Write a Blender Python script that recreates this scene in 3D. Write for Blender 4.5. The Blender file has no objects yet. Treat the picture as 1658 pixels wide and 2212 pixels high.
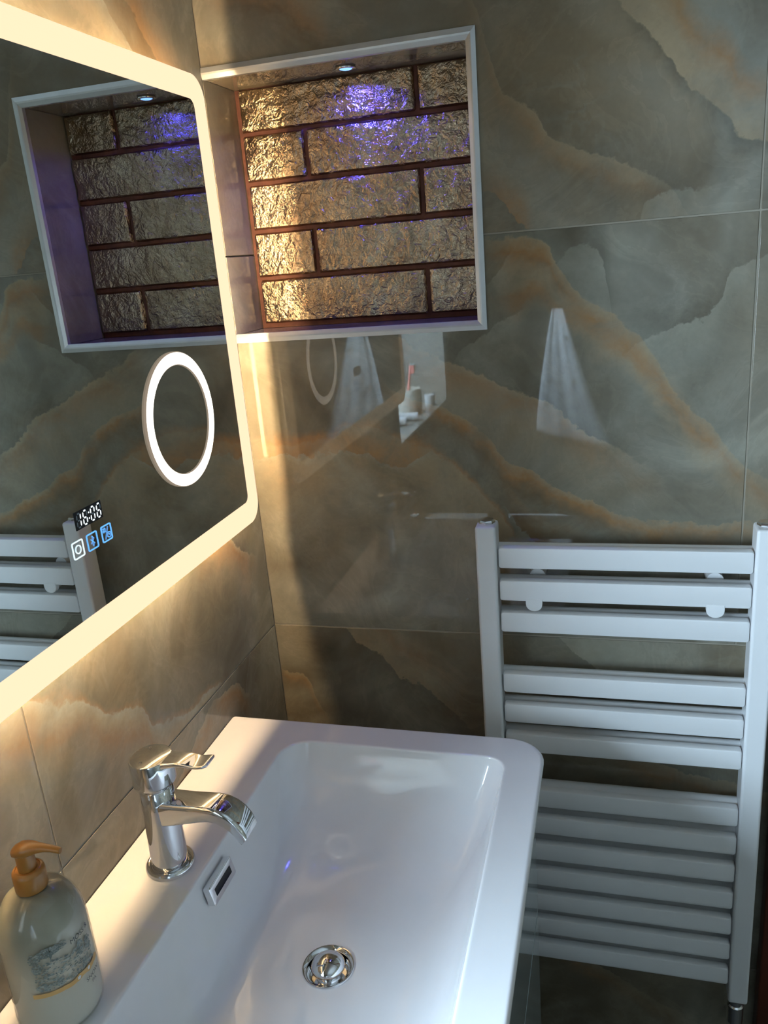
import bpy, bmesh, math, random
from mathutils import Vector, Matrix, noise
random.seed(7)
S = bpy.context.scene
COL = S.collection
PI = math.pi

# ------------------------------------------------------------------ camera
cam_d = bpy.data.cameras.new('camera')
cam = bpy.data.objects.new('camera', cam_d)
COL.objects.link(cam)
RIGHT = Vector((0.96266491, 0.25855027, -0.08017501))
UP = Vector((-0.00515557, 0.31363928, 0.94952821))
FWD = Vector((-0.27064681, 0.91366414, -0.30326251))
m = Matrix.Identity(4)
for i in range(3):
    m[i][0], m[i][1], m[i][2] = RIGHT[i], UP[i], -FWD[i]
m[0][3], m[1][3], m[2][3] = 0.55335919, -1.15815724, 0.58702153
cam.matrix_world = m
cam_d.sensor_fit = 'HORIZONTAL'
cam_d.sensor_width = 36
cam_d.lens = 1753.26307 / 1658 * 36
cam_d.clip_start = 0.02
S.camera = cam

# ------------------------------------------------------------------ world, light, exposure
DAY = 116.0            # radiance of the overcast sky outside the window
LED = 210.0            # backlight strip of the mirror
WARM = (1.0, 0.71, 0.39)
w = bpy.data.worlds.new('sky'); S.world = w; w.use_nodes = True
bg = w.node_tree.nodes['Background']
bg.inputs[0].default_value = (0.62, 0.81, 1.0, 1)
bg.inputs[1].default_value = DAY
WIN = (-1.62, -0.93, 0.083, 0.62)     # window opening in the left wall: y0 y1 z0 z1
pl = bpy.data.lights.new('window_portal', 'AREA'); pl.shape = 'RECTANGLE'
pl.size = WIN[3]-WIN[2]; pl.size_y = WIN[1]-WIN[0]; pl.cycles.is_portal = True
po = bpy.data.objects.new('window_portal', pl); COL.objects.link(po)
po.location = (-0.195, (WIN[0]+WIN[1])/2, (WIN[2]+WIN[3])/2); po.rotation_euler = (0, -PI/2, 0)
S.view_settings.view_transform = 'Standard'
S.view_settings.look = 'None'
S.view_settings.exposure = 0.0
S.view_settings.gamma = 1
S.view_settings.use_curve_mapping = False
S.cycles.use_denoising = True
S.cycles.max_bounces = 12
S.cycles.transparent_max_bounces = 16
S.cycles.sample_clamp_indirect = 6

# ------------------------------------------------------------------ node helpers
class N:
    def __init__(s, name):
        s.m = bpy.data.materials.new(name); s.m.use_nodes = True
        s.t = s.m.node_tree; s.t.nodes.clear()
        s.out = s.t.nodes.new('ShaderNodeOutputMaterial')
    def n(s, typ, ins=None, **kw):
        x = s.t.nodes.new('ShaderNode' + typ)
        for k, v in kw.items(): setattr(x, k, v)
        for k, v in (ins or {}).items(): s.set(x.inputs[k], v)
        return x
    def set(s, inp, v):
        if isinstance(v, bpy.types.NodeSocket): s.t.links.new(v, inp)
        elif isinstance(v, tuple) and len(v) == 3 and inp.type == 'RGBA': inp.default_value = (*v, 1)
        else: inp.default_value = v
    def math(s, op, a, b=0.0, c=None):
        x = s.n('Math', {0: a, 1: b}, operation=op)
        if c is not None: s.set(x.inputs[2], c)
        return x.outputs[0]
    def ramp(s, fac, stops, interp='LINEAR'):
        x = s.n('ValToRGB', {0: fac}); r = x.color_ramp; r.interpolation = interp
        while len(r.elements) < len(stops): r.elements.new(0.5)
        for e, (p, c) in zip(r.elements, stops):
            e.position = p; e.color = c if len(c) == 4 else (*c, 1)
        return x
    def mix(s, fac, a, b, blend='MIX'):
        x = s.n('Mix', data_type='RGBA', blend_type=blend)
        s.set(x.inputs[0], fac); s.set(x.inputs[6], a); s.set(x.inputs[7], b)
        return x.outputs[2]
    def noise(s, vec, scale, detail=4, rough=0.55, dist=0.0):
        return s.n('TexNoise', {'Vector': vec, 'Scale': scale, 'Detail': detail, 'Roughness': rough, 'Distortion': dist}).outputs[0]
    def pos(s): return s.n('NewGeometry').outputs['Position']
    def bsdf(s, **kw):
        b = s.n('BsdfPrincipled')
        for k, v in kw.items(): s.set(b.inputs[k.replace('_', ' ')], v)
        s.t.links.new(b.outputs[0], s.out.inputs[0]); return b

def simple(name, col, rough=0.5, metal=0.0, spec=0.5, var=0.06, scale=25, bump=0.0, bscale=200, coat=0.0):
    """plain procedural material: base colour with a little mottling and fine relief"""
    k = N(name); p = k.pos()
    f = k.noise(p, scale, 3)
    lo = tuple(c*(1-var) for c in col); hi = tuple(min(1, c*(1+var)) for c in col)
    r = k.ramp(f, [(0.3, lo), (0.7, hi)])
    b = k.bsdf(Base_Color=r.outputs[0], Roughness=rough, Metallic=metal)
    b.inputs['Specular IOR Level'].default_value = spec
    if coat: b.inputs['Coat Weight'].default_value = coat; b.inputs['Coat Roughness'].default_value = 0.03
    if bump:
        bn = k.n('Bump', {'Strength': bump, 'Distance': 0.002, 'Height': k.noise(p, bscale, 3)})
        k.t.links.new(bn.outputs[0], b.inputs['Normal'])
    return k.m

def emit(name, col, strength):
    k = N(name); e = k.n('Emission', {0: col, 1: strength})
    k.t.links.new(e.outputs[0], k.out.inputs[0]); return k.m

# ------------------------------------------------------------------ onyx tile print
ORANGE = (0.42, 0.22, 0.085); TAN = (0.46, 0.36, 0.235); PALE = (0.46, 0.465, 0.40)
DARK = (0.085, 0.08, 0.062); BROWN = (0.20, 0.125, 0.06); GREEN = (0.31, 0.32, 0.28); GREY = (0.17, 0.165, 0.14)
def onyx(name, axis, u0, u1, veins, seed=0.0, warm=0.5, tone=1.0):
    """polished onyx-look porcelain: clouded ground plus printed veins.  A vein is a curve v=f(u) on the wall and a
    list of (signed distance, colour, opacity) stops across it."""
    k = N(name); P = k.pos()
    sep = k.n('SeparateXYZ', {0: P})
    U = sep.outputs[axis]; Z = sep.outputs[2]
    q = k.n('VectorMath', {0: P, 1: (seed, seed*1.7, seed*0.6)}, operation='ADD').outputs[0]
    n_mid = k.noise(q, 14, 5, 0.6); n_fine = k.noise(q, 85, 3, 0.6); n_low = k.noise(q, 4.2, 3, 0.5, 1.4)
    warp = k.math('MULTIPLY_ADD', k.math('SUBTRACT', n_mid, 0.5), 0.050, k.math('MULTIPLY', k.math('SUBTRACT', n_fine, 0.5), 0.016))
    Zw = k.math('ADD', Z, warp)
    base = k.ramp(n_low, [(0.28, (0.145, 0.128, 0.097)), (0.44, (0.225, 0.208, 0.167)), (0.56, (0.272, 0.262, 0.222)), (0.72, (0.375, 0.37, 0.32))]).outputs[0]
    wm = k.ramp(k.noise(q, 3.1, 4, 0.6, 0.8), [(0.42, (0, 0, 0)), (0.68, (1, 1, 1))]).outputs[0]
    base = k.mix(k.math('MULTIPLY', wm, warm), base, (0.33, 0.25, 0.155))
    # plate-like cloud steps
    st = k.ramp(k.noise(q, 6.3, 6, 0.58, 1.1), [(0.44, (0.86,)*3), (0.5, (1.05,)*3), (0.505, (0.93,)*3), (0.58, (1.1,)*3), (0.585, (0.98,)*3)]).outputs[0]
    base = k.mix(0.8, base, st, 'MULTIPLY')
    # faint pale web
    web = k.math('ABSOLUTE', k.math('SUBTRACT', k.noise(q, 11, 4, 0.55, 0.6), 0.5))
    wf = k.ramp(web, [(0.0, (0.16,)*3), (0.035, (0.0,)*3)]).outputs[0]
    wf = k.math('MULTIPLY', wf, k.ramp(k.noise(q, 5, 2), [(0.5, (0, 0, 0)), (0.62, (1, 1, 1))]).outputs[0])
    col = k.mix(wf, base, (0.36, 0.37, 0.33))
    vbreak = k.ramp(k.noise(q, 15, 5, 0.65, 0.5), [(0.34, (0.30,)*3), (0.58, (1.0,)*3)]).outputs[0]
    for vn in veins:
        pts = vn['p']; vs = [p[1] for p in pts]; v0 = min(vs)-0.02; v1 = max(vs)+0.02
        un = k.math('DIVIDE', k.math('SUBTRACT', U, u0), u1-u0)
        fc = k.n('FloatCurve', {1: un}); c = fc.mapping.curves[0]
        pp = [((p[0]-u0)/(u1-u0), (p[1]-v0)/(v1-v0)) for p in pts]
        a, b = pp[0], pp[-1]
        c.points[0].location = a; c.points[1].location = b
        for p in pp[1:-1]: c.points.new(*p)
        for p in c.points: p.handle_type = 'AUTO_CLAMPED'
        fc.mapping.update()
        f = k.math('MULTIPLY_ADD', fc.outputs[0], v1-v0, v0)
        s = k.math('SUBTRACT', Zw, f)
        st = vn['s']; lo = st[0][0]; hi = st[-1][0]
        r = k.ramp(k.math('DIVIDE', k.math('SUBTRACT', s, lo), hi-lo), [((d-lo)/(hi-lo), (*cc, al)) for d, cc, al in st])
        # fade at the two ends
        e0, e1 = pts[0][0], pts[-1][0]; fd = vn.get('f', (0.04, 0.04))
        def nu(x): return max(0.0, min(1.0, (x-u0)/(u1-u0)))
        en = k.ramp(un, [(nu(e0-fd[0]), (0, 0, 0)), (nu(e0+fd[0])+1e-4, (1, 1, 1)), (nu(e1-fd[1])-1e-4, (1, 1, 1)), (nu(e1+fd[1]), (0, 0, 0))]).outputs[0]
        al = k.math('MULTIPLY', r.outputs[1], en)
        # break the vein up with cloud noise
        al = k.math('MULTIPLY', al, vbreak)
        col = k.mix(al, col, r.outputs[0])
    # fine grain
    col = k.mix(0.5, col, k.ramp(k.noise(q, 160, 2), [(0.3, (0.93,)*3), (0.7, (1.05,)*3)]).outputs[0], 'MULTIPLY')
    if tone != 1.0: col = k.mix(1.0, col, tone, 'MULTIPLY')
    b = k.bsdf(Base_Color=col, Roughness=0.02)
    b.inputs['Specular IOR Level'].default_value = 0.55
    return k.m

# stops: signed height above the curve (m), colour, opacity
edge_tan_above = [(-0.03, DARK, 0.0), (-0.004, DARK, 0.45), (0.0, TAN, 0.75), (0.03, TAN, 0.55), (0.055, ORANGE, 0.6), (0.085, GREEN, 0.5), (0.13, GREEN, 0.0)]
edge_orange_below = [(-0.075, TAN, 0.0), (-0.05, TAN, 0.45), (-0.022, ORANGE, 0.7), (-0.002, TAN, 0.75), (0.0015, GREEN, 0.4), (0.06, GREEN, 0.0)]
soft_orange = [(-0.05, BROWN, 0.0), (-0.02, ORANGE, 0.38), (0.0, TAN, 0.5), (0.003, DARK, 0.35), (0.06, DARK, 0.0)]
edge_pale_below = [(-0.09, TAN, 0.0), (-0.05, TAN, 0.4), (-0.002, PALE, 0.55), (0.0015, DARK, 0.5), (0.05, DARK, 0.0)]
edge_warm_below = [(-0.12, TAN, 0.0), (-0.06, TAN, 0.35), (-0.015, ORANGE, 0.5), (-0.002, TAN, 0.65), (0.0015, DARK, 0.45), (0.06, DARK, 0.0)]
pale_below_only = [(-0.12, PALE, 0.0), (-0.002, PALE, 0.4), (0.001, DARK, 0.35), (0.08, DARK, 0.0)]
pale_above = [(-0.06, DARK, 0.0), (-0.001, DARK, 0.4), (0.0015, TAN, 0.55), (0.03, TAN, 0.4), (0.06, ORANGE, 0.3), (0.1, TAN, 0.0)]
orange_line = [(-0.03, ORANGE, 0.0), (-0.004, ORANGE, 0.75), (0.003, ORANGE, 0.6), (0.006, DARK, 0.35), (0.045, BROWN, 0.0)]

TOPV = [
 dict(p=[(0.553,0.854),(0.615,0.791),(0.646,0.751),(0.686,0.717),(0.7,0.694),(0.731,0.677)], s=edge_tan_above),
 dict(p=[(0.403,0.811),(0.417,0.771),(0.447,0.742),(0.477,0.714),(0.545,0.683),(0.575,0.663),(0.613,0.645),(0.624,0.63)], s=soft_orange),
 dict(p=[(0.389,0.652),(0.406,0.642),(0.422,0.626),(0.443,0.609)], s=[(-0.04,DARK,0.0),(-0.002,DARK,0.5),(0.0,ORANGE,0.75),(0.02,ORANGE,0.5),(0.05,TAN,0.0)], f=(0.03,0.01)),
 dict(p=[(0.588,0.604),(0.596,0.62),(0.624,0.63),(0.66,0.634)], s=pale_below_only, f=(0.02,0.05)),
 dict(p=[(0.03,0.94),(0.1,0.93),(0.16,0.885),(0.2,0.85)], s=[(-0.06,BROWN,0.0),(-0.02,BROWN,0.55),(0.0,ORANGE,0.5),(0.03,TAN,0.4),(0.06,TAN,0.0)]),
]
MIDV = [
 dict(p=[(0.34,0.437),(0.383,0.47),(0.417,0.491),(0.43,0.5)], s=pale_below_only, f=(0.03,0.01)),
 dict(p=[(0.385,0.53),(0.391,0.535),(0.41,0.561),(0.42,0.575)], s=pale_below_only, f=(0.01,0.01)),
 dict(p=[(0.569,0.433),(0.59,0.443),(0.623,0.463),(0.676,0.475),(0.69,0.496),(0.697,0.522),(0.722,0.538)], s=[(-0.16,PALE,0.0),(-0.05,GREEN,0.5),(-0.002,PALE,0.5),(0.001,DARK,0.5),(0.07,DARK,0.0)], f=(0.01,0.1)),
 dict(p=[(0.48,0.56),(0.52,0.575),(0.545,0.53),(0.55,0.49)], s=pale_below_only, f=(0.05,0.01)),
 dict(p=[(0.387,0.597),(0.462,0.588),(0.477,0.563),(0.499,0.53),(0.53,0.494),(0.559,0.479),(0.586,0.452),(0.609,0.419),(0.634,0.376),(0.66,0.349),(0.691,0.321),(0.721,0.28),(0.755,0.249)], s=edge_orange_below, f=(0.03,0.08)),
 dict(p=[(0.39,0.505),(0.422,0.51),(0.451,0.524),(0.478,0.493),(0.521,0.469),(0.559,0.444),(0.597,0.4),(0.641,0.359)], s=[(-0.03,TAN,0.0),(-0.006,ORANGE,0.45),(0.006,ORANGE,0.5),(0.02,TAN,0.3),(0.04,TAN,0.0)], f=(0.03,0.03)),
 dict(p=[(0.257,0.471),(0.29,0.445),(0.339,0.426),(0.391,0.398),(0.448,0.375),(0.481,0.354),(0.514,0.326),(0.572,0.289)], s=edge_warm_below, f=(0.03,0.06)),
 dict(p=[(0.249,0.388),(0.275,0.373),(0.313,0.36),(0.349,0.339),(0.377,0.314),(0.404,0.281),(0.445,0.255),(0.486,0.233),(0.52,0.222),(0.564,0.2),(0.614,0.186),(0.678,0.184),(0.741,0.187)], s=[(-0.05,BROWN,0.0),(-0.03,BROWN,0.5),(-0.012,ORANGE,0.7),(0.0,TAN,0.7),(0.002,GREEN,0.3),(0.05,GREEN,0.0)], f=(0.03,0.1)),
 dict(p=[(0.02,0.318),(0.051,0.312),(0.08,0.309),(0.128,0.317),(0.163,0.344),(0.194,0.346),(0.223,0.336),(0.234,0.324),(0.27,0.31),(0.32,0.278),(0.342,0.26),(0.364,0.238),(0.384,0.212),(0.395,0.196),(0.411,0.164)], s=[(-0.2,TAN,0.0),(-0.08,TAN,0.35),(-0.02,TAN,0.55),(-0.004,TAN,0.7),(0.001,ORANGE,0.6),(0.012,DARK,0.35),(0.07,DARK,0.0)], f=(0.03,0.01)),
 dict(p=[(0.0,0.285),(0.05,0.295),(0.09,0.291),(0.139,0.295),(0.177,0.298),(0.236,0.279),(0.265,0.288),(0.288,0.29)], s=[(-0.06,ORANGE,0.0),(-0.01,TAN,0.3),(-0.001,PALE,0.45),(0.002,ORANGE,0.65),(0.025,ORANGE,0.5),(0.04,ORANGE,0.0)], f=(0.03,0.02), n=18),
 dict(p=[(0.405,0.2),(0.43,0.165),(0.455,0.15),(0.5,0.13)], s=[(-0.02,GREEN,0.0),(-0.002,GREEN,0.4),(0.0,BROWN,0.75),(0.03,BROWN,0.7),(0.05,ORANGE,0.0)], f=(0.01,0.06)),
]
LOWV = [
 dict(p=[(0.128,-0.002),(0.146,-0.026),(0.172,-0.039),(0.2,-0.069),(0.221,-0.097),(0.262,-0.111),(0.302,-0.149)], s=pale_above, f=(0.01,0.05)),
 dict(p=[(0.0,-0.085),(0.036,-0.097),(0.064,-0.15)], s=[(-0.04,DARK,0.0),(-0.01,ORANGE,0.4),(0.0,TAN,0.4),(0.002,DARK,0.3),(0.04,DARK,0.0)], f=(0.01,0.02)),
 dict(p=[(0.46,0.006),(0.472,0.002),(0.488,-0.019),(0.519,-0.043),(0.56,-0.06)], s=[(-0.05,DARK,0.0),(-0.001,DARK,0.4),(0.001,PALE,0.5),(0.05,PALE,0.3),(0.1,PALE,0.0)], f=(0.01,0.06)),
 dict(p=[(0.55,-0.19),(0.631,-0.213),(0.7,-0.232),(0.78,-0.25)], s=[(-0.06,TAN,0.0),(-0.02,ORANGE,0.5),(0.0,TAN,0.5),(0.002,DARK,0.4),(0.06,DARK,0.0)], f=(0.06,0.05)),
 dict(p=[(0.3,-0.55),(0.45,-0.6),(0.6,-0.68)], s=soft_orange, f=(0.05,0.1)),
]
LEFT_MIDV = [
 dict(p=[(-0.8,0.2),(-0.7,0.21),(-0.577,0.193),(-0.558,0.176),(-0.533,0.172),(-0.502,0.154),(-0.459,0.11),(-0.405,0.09),(-0.385,0.051),(-0.311,0.019),(-0.202,0.006)], s=[(-0.09,TAN,0.0),(-0.04,ORANGE,0.4),(-0.02,TAN,0.5),(-0.002,PALE,0.6),(0.002,ORANGE,0.3),(0.012,DARK,0.2),(0.05,DARK,0.0)], f=(0.1,0.05)),
 dict(p=[(-0.2,0.22),(-0.137,0.208),(-0.086,0.166),(-0.05,0.15)], s=edge_warm_below, f=(0.03,0.02)),
]
LEFT_TOPV = [
 dict(p=[(-0.5,0.99),(-0.3,0.93),(-0.2,0.86),(-0.129,0.80),(-0.05,0.74)], s=[(-0.06,TAN,0.0),(-0.04,TAN,0.5),(0.0,PALE,0.6),(0.002,BROWN,0.6),(0.05,BROWN,0.6),(0.053,ORANGE,0.5),(0.12,ORANGE,0.0)], f=(0.1,0.02)),
]
LEFT_LOWV = [
 dict(p=[(-0.35,-0.06),(-0.264,-0.02),(-0.206,-0.012),(-0.14,-0.05)], s=[(-0.06,ORANGE,0.0),(-0.015,ORANGE,0.55),(0.0,TAN,0.5),(0.002,DARK,0.4),(0.03,DARK,0.0)], f=(0.03,0.02)),
]
GENV = [
 dict(p=[(-2.3,0.9),(-1.7,0.5),(-1.2,0.55),(-0.6,0.1)], s=edge_warm_below, f=(0.2,0.2)),
 dict(p=[(-2.3,0.2),(-1.5,0.1),(-0.9,-0.4)], s=edge_orange_below, f=(0.2,0.2)),
]
M_TOP = onyx('onyx_upper_row', 0, 0, 0.85, TOPV, 3.1, 0.65, (0.83, 0.80, 0.755))
M_MID = onyx('onyx_middle_row', 0, 0, 0.85, MIDV, 0.4, 0.25, (0.83, 0.805, 0.755))
M_LOW = onyx('onyx_lower_row', 0, 0, 0.85, LOWV, 5.2, 0.35, (0.85, 0.81, 0.74))
M_LTOP = onyx('onyx_left_upper_row', 1, -0.9, 0.15, LEFT_TOPV, 7.7, 0.7)
M_LMID = onyx('onyx_left_middle_row', 1, -0.9, 0.15, LEFT_MIDV, 1.3, 0.45)
M_LLOW = onyx('onyx_left_lower_row', 1, -0.9, 0.15, LEFT_LOWV, 2.6, 0.45)
M_GEN = onyx('onyx_far_walls', 1, -2.4, 0.0, GENV, 9.4, 0.4, (0.85, 0.84, 0.82))

M_GROUT = simple('pale_tile_grout', (0.33, 0.295, 0.235), 0.85, bump=0.2)
M_PAINT = simple('pale_ceiling_paint', (0.62, 0.61, 0.59), 0.8, bump=0.05)
M_DIM = simple('taupe_wall_paint', (0.36, 0.35, 0.33), 0.8, bump=0.05)
M_FLOOR = simple('dark_floor_porcelain', (0.09, 0.09, 0.085), 0.25, var=0.3, scale=6)
M_RAD = simple('white_enamel', (0.80, 0.80, 0.81), 0.28, var=0.01, bump=0.03, bscale=90)
M_CERAMIC = simple('white_ceramic_glaze', (0.80, 0.79, 0.79), 0.10, var=0.012, coat=0.3)
M_CHROME = simple('chrome', (0.82, 0.82, 0.83), 0.045, 1.0, var=0.01)
M_STEEL = simple('brushed_trim_metal', (0.74, 0.75, 0.76), 0.36, 0.75, var=0.04)
M_BLACK = simple('dark_gap', (0.012, 0.012, 0.014), 0.6)
M_CAB = simple('pale_grey_lacquer', (0.36, 0.42, 0.44), 0.08, coat=0.5, var=0.02)
M_DOOR = simple('dark_red_brown_wood', (0.075, 0.016, 0.006), 0.35, var=0.3, scale=9)
M_PVC = simple('white_window_frame', (0.82, 0.83, 0.84), 0.3)
M_REVEAL = simple('pale_stone_reveal', (0.22, 0.21, 0.185), 0.12, var=0.12, scale=9)
M_PUMP = simple('copper_brown_plastic', (0.33, 0.145, 0.030), 0.30, var=0.03, bump=0.02)
M_GROUT_BRICK = simple('red_brown_mortar', (0.11, 0.038, 0.024), 0.75, var=0.25, scale=60, bump=0.4)

def brick_mat():
    k = N('hammered_bronze_metal_paint'); P = k.pos()
    c = k.ramp(k.noise(P, 22, 4), [(0.3, (0.34, 0.24, 0.155)), (0.55, (0.49, 0.385, 0.265)), (0.75, (0.58, 0.485, 0.36))]).outputs[0]
    b = k.bsdf(Base_Color=c, Metallic=1.0, Roughness=0.24)
    h = k.math('MULTIPLY_ADD', k.noise(P, 190, 2, 0.5, 1.2), 0.55, k.math('MULTIPLY', k.noise(P, 75, 3, 0.5, 1.8), 1.5))
    bn = k.n('Bump', {'Strength': 0.7, 'Distance': 0.0030, 'Height': h})
    k.t.links.new(bn.outputs[0], b.inputs['Normal']); return k.m
M_BRICK = brick_mat()

def glossy_mirror():
    k = N('silvered_mirror_glass')
    g = k.n('BsdfGlossy', {'Color': (0.80, 0.83, 0.81), 'Roughness': 0.0})
    k.t.links.new(g.outputs[0], k.out.inputs[0]); return k.m
M_MIRROR = glossy_mirror()
def clear(name, tint, fres=1.45, rough=0.03):
    k = N(name)
    t = k.n('BsdfTransparent', {0: tint}); g = k.n('BsdfGlossy', {'Color': (1, 1, 1), 'Roughness': rough})
    lw = k.n('LayerWeight', {0: 0.5}); f0 = ((fres-1)/(fres+1))**2
    fac = k.math('MULTIPLY_ADD', k.math('POWER', lw.outputs['Facing'], 5.0), 1-f0, f0)
    mx = k.n('MixShader', {0: fac, 1: t.outputs[0], 2: g.outputs[0]})
    k.t.links.new(mx.outputs[0], k.out.inputs[0]); return k.m
M_PANE = clear('window_glass', (0.96, 0.98, 0.98))
M_BOTTLE = clear('smoky_bottle_plastic', (0.94, 0.945, 0.92), 1.5, 0.05)
M_LED = emit('led_strip_light', WARM, LED)
M_BAND = emit('lit_frosted_glass', (1.0, 0.76, 0.49), 1.2)
M_RING = emit('lit_ring_glass', (1.0, 0.93, 0.80), 2.2)
M_RINGSIDE = emit('ring_edge_glass', (1.0, 0.80, 0.60), 0.30)
M_BLUE = emit('blue_led_lens', (0.16, 0.34, 1.0), 2.6)
M_DIG = emit('white_led_segment', (0.85, 0.95, 1.0), 1.6)
M_ICONW = emit('white_led_icon', (0.75, 0.92, 1.0), 1.3)
M_ICONB = emit('blue_led_icon', (0.13, 0.42, 1.0), 1.4)
M_OFFSEG = simple('unlit_segment', (0.30, 0.36, 0.40), 0.4)

# ------------------------------------------------------------------ mesh helpers
def obj(name, bm, mat, parent=None, smooth=None, bevel=0.0, seg=2):
    me = bpy.data.meshes.new(name)
    bmesh.ops.recalc_face_normals(bm, faces=bm.faces)
    if smooth is not None:
        for f in bm.faces: f.smooth = True
        for e in bm.edges:
            if len(e.link_faces) == 2 and e.calc_face_angle(0) > math.radians(smooth): e.smooth = False
    bm.to_mesh(me); bm.free()
    me.materials.append(mat)
    o = bpy.data.objects.new(name, me); COL.objects.link(o)
    if parent: o.parent = parent; o.matrix_parent_inverse = parent.matrix_basis.inverted()
    if bevel:
        b = o.modifiers.new('bevel', 'BEVEL'); b.width = bevel; b.segments = seg; b.limit_method = 'ANGLE'
        for f in me.polygons: f.use_smooth = True
        me.set_sharp_from_angle(angle=math.radians(35))
        b.harden_normals = True
    return o
def empty(name, loc=(0, 0, 0), label=None, cat=None, group=None, kind=None):
    o = bpy.data.objects.new(name, None); COL.objects.link(o); o.location = loc
    o.empty_display_size = 0.05
    if label: o['label'] = label
    if cat: o['category'] = cat
    if group: o['group'] = group
    if kind: o['kind'] = kind
    return o
def thing(o, label, cat, group=None):
    o['label'] = label; o['category'] = cat
    if group: o['group'] = group
    return o
def box(bm, x0, x1, y0, y1, z0, z1):
    v = [bm.verts.new((x, y, z)) for z in (z0, z1) for y in (y0, y1) for x in (x0, x1)]
    for f in ((0, 1, 3, 2), (4, 6, 7, 5), (0, 4, 5, 1), (2, 3, 7, 6), (0, 2, 6, 4), (1, 5, 7, 3)):
        bm.faces.new([v[i] for i in f])
def boxo(name, ext, mat, parent=None, bevel=0.0, seg=2):
    bm = bmesh.new(); box(bm, *ext); return obj(name, bm, mat, parent, None, bevel, seg)
def lathe(bm, prof, c, n=48, sx=1.0, sy=1.0):
    """prof: (r, z) list from bottom to top; closed at ends with r = 0"""
    rings = []
    for r, z in prof:
        if r < 1e-6: rings.append([bm.verts.new((c[0], c[1], c[2]+z))])
        else: rings.append([bm.verts.new((c[0]+r*sx*math.cos(2*PI*i/n), c[1]+r*sy*math.sin(2*PI*i/n), c[2]+z)) for i in range(n)])
    for a, b in zip(rings, rings[1:]):
        for i in range(n):
            j = (i+1) % n
            if len(a) == 1 and len(b) == 1: continue
            if len(a) == 1: bm.faces.new((a[0], b[j], b[i]))
            elif len(b) == 1: bm.faces.new((a[i], a[j], b[0]))
            else: bm.faces.new((a[i], a[j], b[j], b[i]))
def loft(bm, rings, caps=True, closed=True):
    R = [[bm.verts.new(p) for p in r] for r in rings]
    n = len(R[0])
    for a, b in zip(R, R[1:]):
        for i in range(n if closed else n-1):
            j = (i+1) % n
            bm.faces.new((a[i], a[j], b[j], b[i]))
    if caps:
        bm.faces.new(R[0][::-1]); bm.faces.new(R[-1])
    return R
def rrect(x0, x1, y0, y1, r, n=8):
    """rounded rectangle outline, counter-clockwise; r = radius or 4 radii (x1y1, x0y1, x0y0, x1y0)"""
    if not isinstance(r, (tuple, list)): r = (r,)*4
    out = []
    for (cx, cy, a0, rr) in ((x1-r[0], y1-r[0], 0, r[0]), (x0+r[1], y1-r[1], 90, r[1]), (x0+r[2], y0+r[2], 180, r[2]), (x1-r[3], y0+r[3], 270, r[3])):
        for i in range(n+1):
            a = math.radians(a0 + 90*i/n); out.append((cx+rr*math.cos(a), cy+rr*math.sin(a)))
    return out
def tube(bm, pts, r, n=12, caps=True):
    pts = [Vector(p) for p in pts]; rings = []
    for i, p in enumerate(pts):
        d = (pts[min(i+1, len(pts)-1)]-pts[max(i-1, 0)]).normalized()
        a = d.orthogonal().normalized() if i == 0 else (prev - d*prev.dot(d)).normalized()
        prev = a; b = d.cross(a); rr = r[i] if isinstance(r, (list, tuple)) else r
        rings.append([tuple(p + a*rr*math.cos(2*PI*k/n) + b*rr*math.sin(2*PI*k/n)) for k in range(n)])
    loft(bm, rings, caps)
def strokes(bm, polys, wd, fn, t=0.0004):
    """flat strips along 2D polylines; fn maps (a, b, lift) to a point"""
    for poly in polys:
        closed = poly[0] == poly[-1]
        P = [Vector((p[0], p[1])) for p in poly]
        if closed: P = P[:-1]
        n = len(P); L = []; Rr = []
        for i in range(n):
            a = P[i-1] if (i > 0 or closed) else P[i]; b = P[(i+1) % n] if (i < n-1 or closed) else P[i]
            d0 = (P[i]-a).normalized() if (P[i]-a).length > 1e-9 else (b-P[i]).normalized()
            d1 = (b-P[i]).normalized() if (b-P[i]).length > 1e-9 else d0
            d = (d0+d1).normalized() if (d0+d1).length > 1e-6 else d1
            nn = Vector((-d.y, d.x)); k = 1/max(0.5, abs(nn.dot(Vector((-d1.y, d1.x)))))
            L.append(P[i]+nn*wd*0.5*k); Rr.append(P[i]-nn*wd*0.5*k)
        vt = [(bm.verts.new(fn(l.x, l.y, t)), bm.verts.new(fn(q.x, q.y, t))) for l, q in zip(L, Rr)]
        for i in range(n if closed else n-1):
            a, b = vt[i], vt[(i+1) % n]; bm.faces.new((a[0], a[1], b[1], b[0]))
def copy_thing(o, dx=(0, 0, 0)):
    c = o.copy(); COL.objects.link(c); c.location = Vector(o.location)+Vector(dx)
    for ch in o.children:
        d = ch.copy(); COL.objects.link(d); d.parent = c
        for g in ch.children:
            e = g.copy(); COL.objects.link(e); e.parent = d
    return c
def text_mesh(body, size):
    cu = bpy.data.curves.new('lettering', 'FONT'); cu.body = body; cu.size = size; cu.resolution_u = 4
    t = bpy.data.objects.new('lettering', cu); COL.objects.link(t)
    dg = bpy.context.evaluated_depsgraph_get()
    me = bpy.data.meshes.new_from_object(t.evaluated_get(dg))
    bpy.data.objects.remove(t); return me

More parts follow.
